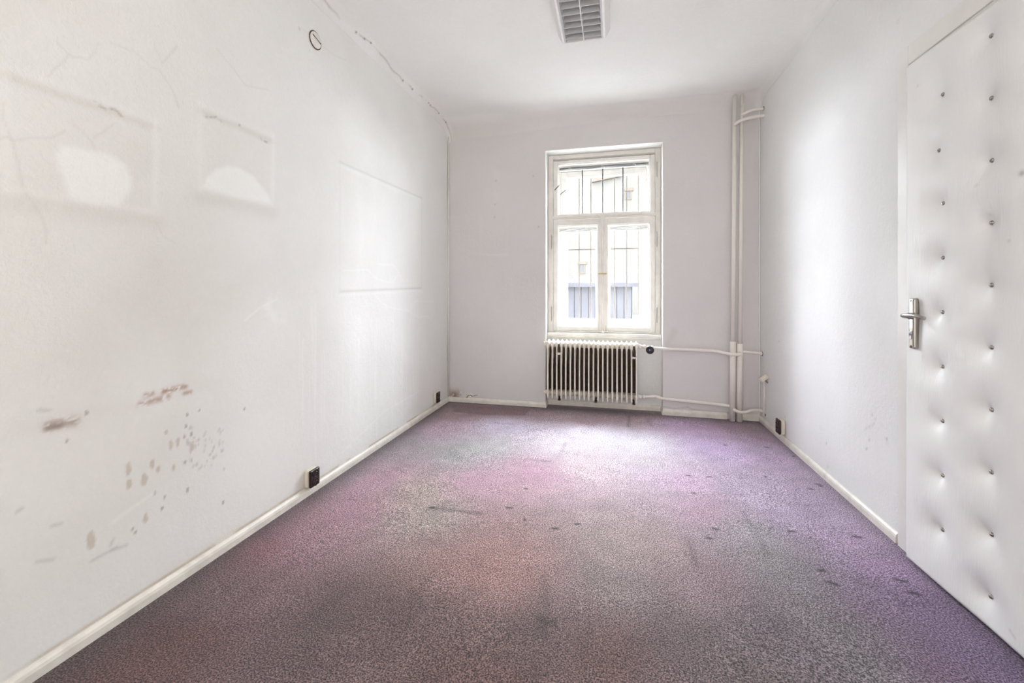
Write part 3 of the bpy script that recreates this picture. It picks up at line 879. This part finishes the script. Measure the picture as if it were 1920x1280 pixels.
# valve with black hand wheel
VX, VZ = RX1+PITCH/2, .593
val = thing('radiator_valve', (VX+.05, RY0+.072, VZ), 'radiator valve with round black hand wheel right of radiator', 'valve')
b = MB()
b.lathe([(.0,0),(.016,0),(.019,.004),(.019,.018),(.013,.022),(.013,.038),(.018,.042),(.018,.058),(.012,.062),(.012,.105),(.016,.108),(.016,.124),(.0,.124)], (VX+.001, RY0+.072, VZ), (1,0,-.06), 8)
b.tube([(VX+.080, RY0+.072, VZ-.004), (VX+.088, RY0+.03, VZ-.014)], .013, 10)
b.build('valve_body', M['radiator'], val)
hub = onY(1219, 656, RY0-.005)
b = MB()
d_ = Vector((-.18, -.97, .1)).normalized()
b.lathe([(0,0),(.014,0),(.018,.006),(.030,.008),(.0335,.014),(.0335,.024),(.030,.029),(.018,.030),(.012,.033),(0,.034)], hub - d_*.005, d_, 24)
wh = b.build('hand_wheel', M['black'], val); tag(wh, 'round black plastic hand wheel')
MB().lathe([(.0,0),(.0055,0),(.0055,.004),(0,.005)], hub + d_*.028, d_, 10).build('wheel_screw', M['chrome'], wh)
MB().tube([hub + Vector((.0, .06, .0)), hub - d_*.004], .010, 10).build('valve_stem', M['radiator'], val)

# ================================================================== HEATING PIPES
def smooth_path(pts, n=6):
    pts = [Vector(p) for p in pts]; out = []
    P = [pts[0]*2-pts[1]] + pts + [pts[-1]*2-pts[-2]]
    for i in range(1, len(P)-2):
        a, b_, c_, d__ = P[i-1], P[i], P[i+1], P[i+2]
        for k in range(n):
            t = k/n
            out.append(.5*((2*b_) + (c_-a)*t + (2*a-5*b_+4*c_-d__)*t*t + (3*b_-a-3*c_+d__)*t**3))
    out.append(pts[-1]); return out
PY = 3.848
ra = thing('heating_pipe', (.968, PY, 0), 'left heating riser with thick lower sleeve and return branch to the radiator', 'pipe', 'cream heating risers in the right corner')
rb = thing('heating_pipe', (1.018, PY, 0), 'right heating riser with supply branch to the hand wheel valve', 'pipe', 'cream heating risers in the right corner')
ax = lambda z: .966 + .018*z/ZC
bx_ = lambda z: 1.018 + .022*z/ZC
for root, fx, rs, rp, zt in ((ra, ax, .0235, .0165, .66), (rb, bx_, .0235, .0140, .645)):
    MB().tube([(fx(zt-.02), PY, zt-.02), (fx(ZC), PY, ZC+.01)], rp, 16).build('riser', M['pipe'], root)
    MB().tube([(fx(0), PY, .001), (fx(zt-.004), PY, zt-.004), (fx(zt), PY, zt)], [rs, rs, rs*.88], 16).build('sleeve', M['pipe'], root)
# upper branches into the right wall
z = 2.53
MB().tube(smooth_path([(bx_(z), PY, z-.005), (bx_(z)+.012, PY-.030, z), (bx_(z)+.045, PY-.042, z+.012), (1.12, PY-.040, z+.020), (XR+.01, PY-.036, z+.026)]), .0115, 12).build('upper_branch', M['pipe'], rb)
z = 2.46
MB().tube(smooth_path([(ax(z), PY, z-.006), (ax(z)+.012, PY-.038, z), (ax(z)+.05, PY-.056, z+.012), (1.10, PY-.052, z+.026), (XR+.01, PY-.046, z+.036)]), .0125, 12).build('upper_branch', M['pipe'], ra)
# collar on the right riser
MB().tube([(bx_(2.61), PY, 2.612), (bx_(2.61), PY, 2.618)], .0155, 14).build('collar', M['pipe'], rb)
# supply: right riser -> in front of the left sleeve -> valve
zs_ = .572
pts = [(bx_(.57), PY-.01, zs_-.002), (bx_(.57)-.012, PY-.042, zs_-.010), (ax(.57), PY-.052, zs_-.014), (.90, PY-.030, zs_-.006), (.82, YF-.036, zs_+.004),
       (.62, YF-.036, zs_+.008), (.46, YF-.036, zs_+.006), (.40, YF-.030, zs_+.008), (VX+.118, RY0+.072, VZ-.010)]
MB().tube(smooth_path(pts), .0135, 12).build('supply_branch', M['pipe'], rb)
MB().tube(smooth_path([(bx_(.575), PY, .578), (1.08, PY-.002, .577), (XR+.01, PY-.004, .566)]), .0115, 12).build('wall_branch', M['pipe'], rb)
# return: left sleeve -> radiator foot
pts = [(ax(.11), PY, .118), (.90, YF-.028, .122), (.60, YF-.028, .138), (.46, YF-.028, .145), (.41, YF-.022, .149), (.36, YF+.0, .158), (.31, RY0+.078, .155), (VX+.05, RY0+.078, .151)]
MB().tube(smooth_path(pts), .0135, 12).build('return_branch', M['pipe'], ra)
b = MB()
b.lathe([(0,0),(.017,0),(.020,.004),(.020,.018),(.014,.020),(.014,.034),(.019,.036),(.019,.050),(.015,.052),(0,.052)], (VX+.001, RY0+.078, .150), (1,0,0), 8)
b.build('union', M['pipe'], ra)
pts = [(ax(.1)+.005, PY-.012, .100), (ax(.1)+.022, PY-.040, .094), (bx_(.1), PY-.046, .088), (1.055, PY-.040, .090), (1.10, PY-.020, .102), (1.15, PY-.012, .104), (XR+.01, PY-.010, .100)]
MB().tube(smooth_path(pts), .0125, 12).build('wall_branch', M['pipe'], ra)
# torn wall holes where the branches enter
for zc, yy, rr in ((.566, PY-.004, .017), (2.557, PY-.036, .016)):
    MB().lathe([(rr,0),(rr,.002),(0,.002)], (XR-.001, yy, zc), (-1,0,0), 12).build('wall_hole', M['hole'], rb)

# ================================================================== CORNER CONDUITS
cdt = thing('cable_conduit', (XL+.008, YF-.008, .05), 'thin white cable running up the left far corner', 'cable')
MB().tube([(XL+.010, YF-.010, .06), (XL+.010, YF-.010, 2.60)], .0072, 10).build('cable', M['white_plastic'], cdt)
cdt = thing('cable_conduit', (XR-.010, YF-.010, .09), 'flat cream cable strip running up the right far corner', 'cable')
MB().box(XR-.012, YF-.011, .09, XR-.001, YF-.001, 2.62, .003).build('cable_strip', M['wall'], cdt)
# short duct with the loose junction box
p = onX(1434, 716, XR)
dct = thing('cable_duct', (XR-.006, p.y, .08), 'short white cable duct below the loose box on the right wall', 'duct')
MB().box(XR-.012, p.y-.010, .075, XR-.0005, p.y+.008, p.z+.01, .002).build('duct', M['white_plastic'], dct)
MB().lathe([(.010,0),(.010,.003),(0,.003)], (XR-.0004, p.y-.012, .085), (-1,0,0), 10).build('duct_hole', M['hole'], dct)
p = onX(1431.5, 708.5, XR-.035)
jb = thing('junction_box', p, 'small beige junction box hanging askew in the right corner', 'box')
ax_ = Vector((-.74, -.12, -.60)).normalized(); ay_ = Vector((0, -1, .15)); ay_ = (ay_ - ax_*ay_.dot(ax_)).normalized(); az_ = ax_.cross(ay_)
MB().obox(p, ax_, ay_, az_, .031, .015, .019, .003, 2).build('box_body', M['beige'], jb)
MB().obox(p + ax_*.031, ax_, ay_, az_, .0015, .010, .014).build('box_opening', M['trim'], jb)
MB().tube([p + az_*.01 - ax_*.01, p + Vector((.02,.0,-.03)), (XR-.002, p.y+.0, p.z-.035)], .003, 6).build('lead', M['iron'], jb)

# ================================================================== SOCKETS
def socket(label, loc, out, along, W=.070, H=.100, D=.036, double=True):
    """out: unit vector into the room, along: horizontal unit vector on the wall"""
    t = thing('wall_socket', loc, label, 'socket', 'brown double sockets above the skirting')
    o_, a_ = Vector(out), Vector(along); u_ = Vector((0,0,1)); c = Vector(loc)
    MB().obox(c + o_*D*.32 + u_*H/2, o_, a_, u_, D*.32, W/2, H/2, .011, 3).build('mounting_box', M['beige'], t)
    cv = MB(); cv.obox(c + o_*(D*.64+D*.18) + u_*H/2, o_, a_, u_, D*.18, W/2-.001, H/2-.001, .0078 if D < .043 else .0078, 4)
    cv = cv.build('cover', M['bakelite'], t)
    for s_ in ((.28, -.26) if double else (0,)):
        h = c + o_*(D*1.0-.001) + u_*(H/2 + H*s_*.9)
        b = MB(); b.lathe([(.021,0),(.021,.004),(.0175,.005),(.017,.001),(0,.0005)], h, out, 20)
        rg = b.build('outlet', M['bakelite'], cv)
        b = MB()
        for e in (-1, 1): b.lathe([(.0028,0),(0,.0006)], h + a_*.0095*e + o_*.001, out, 8)
        b.build('contact_holes', M['hole'], cv) if False else b.bm.free()
        MB().lathe([(.0026,0),(.0026,.010),(.0015,.012),(0,.012)], h + u_*.0085, out, 8).build('earth_pin', M['chrome'], cv)
    return t
p = onX(578, 922, XL)
socket('brown double socket on beige box on left wall, nearer the camera', (XL, p.y, .0475), (1,0,0), (0,1,0), W=.075, H=.094, D=.045)
p = onX(815, 763, XL)
socket('brown double socket low on left wall by the far corner', (XL, p.y, .068), (1,0,0), (0,1,0), W=.07, H=.098, D=.042)
p = onX(1470, 822, XR)
socket('dark double socket on white box low on right wall', (XR, p.y, .058), (-1,0,0), (0,1,0), W=.072, H=.105, D=.045)

# round blanking cap with a slot
p = onX(591, 75.5, XL)
cap = thing('blanking_cap', p, 'round white blanking cap with a slot high on left wall', 'cap')
MB().lathe([(.042,0),(.042,.005),(.038,.009),(.020,.011),(0,.0115)], p, (1,0,0), 28).build('cap_disc', M['white_plastic'], cap)
MB().lathe([(.048,0),(.048,.002),(.040,.0025)], p, (1,0,0), 28).build('cap_rim', M['dust'], cap)
MB().obox(p + Vector((.0112,0,.004)), (1,0,0), (0,.96,-.28), (0,.28,.96), .0008, .034, .0022).build('cap_slot', M['iron'], cap)

# patched square socket hole in the far wall
p = onY(881, 742, YF)
pt = thing('patched_socket', p, 'small square patched socket with cracked plaster above far skirting', 'socket patch')
MB().box(p.x-.034, YF-.005, p.z-.034, p.x+.034, YF+.001, p.z+.030, .002).build('patch_plate', M['trim'], pt)
b = MB(); b.tube(smooth_path([(p.x-.030, YF-.006, p.z-.018), (p.x-.015, YF-.006, p.z+.004), (p.x+.012, YF-.006, p.z+.008), (p.x+.032, YF-.006, p.z-.004)]), .003, 6); b.build('crack_ridge', M['iron'], pt)
b = MB()
for dx in (-.026, -.006, .014, .03): b.box(p.x+dx-.007, YF-.006, p.z-.038, p.x+dx+.006, YF-.001, p.z-.033, .001)
b.build('crumbled_edge', M['hole'], pt)
MB().tube([(p.x+.036, YF-.003, p.z+.002), (p.x+.06, YF-.003, p.z+.010), (p.x+.080, YF-.003, p.z+.016)], .0018, 6).build('loose_wire', M['iron'], pt)

# ================================================================== CEILING LIGHT
LX, LY0, LY1, LZ = -.175, 1.42, 2.665, ZC-.08
lamp = thing('ceiling_light', (LX, (LY0+LY1)/2, ZC), 'long white ceiling light with grey louvre grid', 'ceiling light')
b = MB()
hw, hwt, tk = .130, .160, .012
for sgn in (-1, 1):
    prof = [(hw-tk, LZ), (hw, LZ), (hwt, LZ+.055), (hwt, ZC-.001), (hwt-tk, ZC-.001), (hwt-tk, LZ+.056)]
    b.prism([Vector((LX+sgn*x, LY0, z)) for x, z in prof], (0, LY1-LY0, 0))
b.build('side_rail', M['lamp_white'], lamp)
for y0, y1 in ((LY0-.004, LY0+.004), (LY1-.004, LY1+.004)):
    prof = [(-hw, LZ), (hw, LZ), (hwt, LZ+.055), (hwt, ZC-.001), (-hwt, ZC-.001), (-hwt, LZ+.055)]
    MB().prism([Vector((LX+x, y0, z)) for x, z in prof], (0, y1-y0, 0)).build('end_cap', M['lamp_white'], lamp)
MB().box(LX-hwt+.012, LY0+.004, ZC-.014, LX+hwt-.012, LY1-.004, ZC-.010).build('reflector', M['louvre'], lamp)
MB().prism([Vector((LX-.0022, LY0+.004, LZ+.002)), Vector((LX+.0022, LY0+.004, LZ+.002)), Vector((LX+.008, LY0+.004, LZ+.040)), Vector((LX-.008, LY0+.004, LZ+.040))], (0, LY1-LY0-.008, 0)).build('divider', M['lamp_white'], lamp)
for sgn in (-1, 1):
    prof = [(hw-tk-.010, LZ+.001), (hw-tk, LZ+.001), (hw-tk+.004, LZ+.050), (hw-tk-.030, LZ+.050)]
    MB().prism([Vector((LX+sgn*x, LY0+.004, z)) for x, z in prof], (0, LY1-LY0-.008, 0)).build('side_reflector', M['louvre'], lamp)
    MB().tube([(LX+sgn*.064, LY0+.03, LZ+.052), (LX+sgn*.064, LY1-.03, LZ+.052)], .008, 10).build('fluorescent_tube', M['tube'], lamp)
y = LY1 - .034; first = None
while y > LY0 + .02:
    if first is None:
        b = MB()
        for x0, x1 in ((-hw+tk+.002, -.004), (.004, hw-tk-.002)):
            b.prism([Vector((LX+x0, y-.002, LZ+.001)), Vector((LX+x0, y+.002, LZ+.001)), Vector((LX+x0, y+.006, LZ+.038)), Vector((LX+x0, y-.006, LZ+.038))], (x1-x0, 0, 0))
        first = b.build('cross_blade', M['louvre'], lamp); y_first = y
    else:
        copy_part(first, lamp, (0, y-y_first, 0))
    y -= .0585

# ================================================================== PADDED DOOR
DW, DH, DA = .905, 1.975, R(1.5)
HX, HY = 1.139 + DW*math.sin(DA), 2.026 - DW*math.cos(DA)
door = thing('door_1', (HX, HY, .008), 'white padded leatherette door with rows of metal stud buttons', 'door', kind='structure', rz=DA)
mw = Matrix.Translation((HX, HY, .008)) @ Matrix.Rotation(DA, 4, 'Z')
cols = []                                   # (local y, local z) of every button
zo = 1.790 - .008
cY = [1.828, 1.631, 1.434, 1.237]
LY = [y - HY + .040 for y in cY]
for i in range(9): cols.append((LY[0] + (.018 if i == 1 else 0), 1.788 - .1985*i))
for i in range(10): cols.append((LY[1], 1.886 - .1990*i))
for i in range(9): cols.append((LY[2], 1.788 - .1985*i))
for i in range(10): cols.append((LY[3], 1.886 - .1990*i))
def pad(U, V):
    x = np.zeros(U.shape)
    for (by, bz) in cols:
        r = np.hypot(U-by, V-bz)
        x += .033*np.exp(-(r/.044)**1.2)
    e = np.minimum(np.minimum(U, DW-U), np.minimum(V, DH-V))
    x += .016*(1-np.clip(e/.022, 0, 1))**2.2
    x -= .006*(fnoise(U, V*.6, 5, 111)-.5) * sstep(e, 0, .05)
    # pulled flat around the lock plate
    x += .010*np.exp(-((U-(1.971-HY))/.045)**2 - ((V-.945)/.15)**2)
    return x
def pad_fn(U, V): return pad(U, V), U, V
def pad_stain(U, V):
    c = np.ones(U.shape + (3,))
    p = onX(1909, 325, 1.15); a_, b_ = p.y-HY, p.z-.008
    c = tint(c, .8*np.exp(-(np.hypot((U-a_), (V-b_))/.008)**2), (.45,.43,.41))
    for x, y in ((1722,161),(1690,152),(1824,348),(1884,452)):
        p = onX(x, y, 1.145); c = tint(c, .5*np.exp(-(np.hypot(U-p.y+HY, V-p.z+.008)/.005)**2), (.6,.58,.56))
    d = line_d(U, V, [(lambda p: (p.y-HY, p.z-.008))(onX(*q, 1.15)) for q in ((1890,1180),(1900,1195))])
    return tint(c, .5*np.exp(-(d/.004)**2), (.6,.58,.56))
face = grid_obj('padding', np.linspace(0, DW, 210), np.linspace(0, DH, 440), pad_fn, M['door_skin'], stain=pad_stain, parent=door, flip=True)
MB().box(.042, 0, 0, .047, DW, DH, .001).build('door_leaf', M['casing']).parent = door
bproto = None
for (by, bz) in cols:
    xx = float(pad(np.array([[by]]), np.array([[bz]]))[0, 0])
    if bproto is None:
        bproto = MB().lathe([(.0078,.004),(.0080,-.001),(.0074,-.004),(.005,-.0068),(.0025,-.0078),(0,-.008)], (0,0,0), (1,0,0), 16).build('stud_button', M['chrome'])
        o = bproto
    else:
        o = bproto.copy(); COL.objects.link(o)
    o.parent = door; o.location = (xx-.001, by, bz)
# lock plate with lever and cylinder
hy, xs0 = 1.971-HY, .004
b = MB()
b.box(xs0-.012, hy-.016, .846, xs0+.010, hy+.016, 1.043, .0075, 4)
plate = b.build('handle_plate', M['chrome'])
plate.parent = door
lz = .974
path = smooth_path([(xs0-.008, hy, lz), (xs0-.032, hy, lz), (xs0-.043, hy-.006, lz+.001), (xs0-.045, hy-.03, lz+.004), (xs0-.044, hy-.07, lz+.004), (xs0-.041, hy-.104, lz-.001), (xs0-.038, hy-.113, lz-.004)], 5)
n_ = len(path)
b = MB(); b.tube(path, [.0095 if i < 8 else .0085 - .002*(i/n_) for i in range(n_)], 12)
b.lathe([(.013,0),(.013,-.008),(.010,-.010)], (xs0-.012, hy, lz), (1,0,0), 16)
lv = b.build('lever', M['chrome']); lv.parent = plate
b = MB(); b.lathe([(.0,.0),(.0085,.0),(.0085,-.003),(0,-.0035)], (xs0-.0118, hy, .906), (1,0,0), 16); b.box(xs0-.0148, hy-.0045, .884, xs0-.0115, hy+.0045, .905, .001)
cyl = b.build('key_cylinder', M['aluminium']); cyl.parent = plate
MB().box(xs0-.0156, hy-.001, .897, xs0-.0145, hy+.001, .911).build('key_slot', M['hole']).parent = plate
for z in (.856, 1.033):
    b = MB(); b.lathe([(.0035,0),(.0035,-.0012),(0,-.0018)], (xs0-.0118, hy, z), (1,0,0), 10); b.build('plate_screw', M['dark_metal']).parent = plate

# flat casing around the door
b = MB()
b.box(XR-.012, 2.066, -.004, XR+.002, 2.133, 2.083, .002)
b.box(XR-.012, HY-.09, -.004, XR+.002, HY-.03, 2.083, .002)
b.box(XR-.012, HY-.03, 2.006, XR+.002, 2.066, 2.083, .002)
b.box(XR-.006, HY-.03, 0.0, XR+.002, 2.066, 2.006)
o = b.build('trim_1', M['casing'])
tag(o, 'flat pale door casing around the padded door', 'door frame', kind='structure')
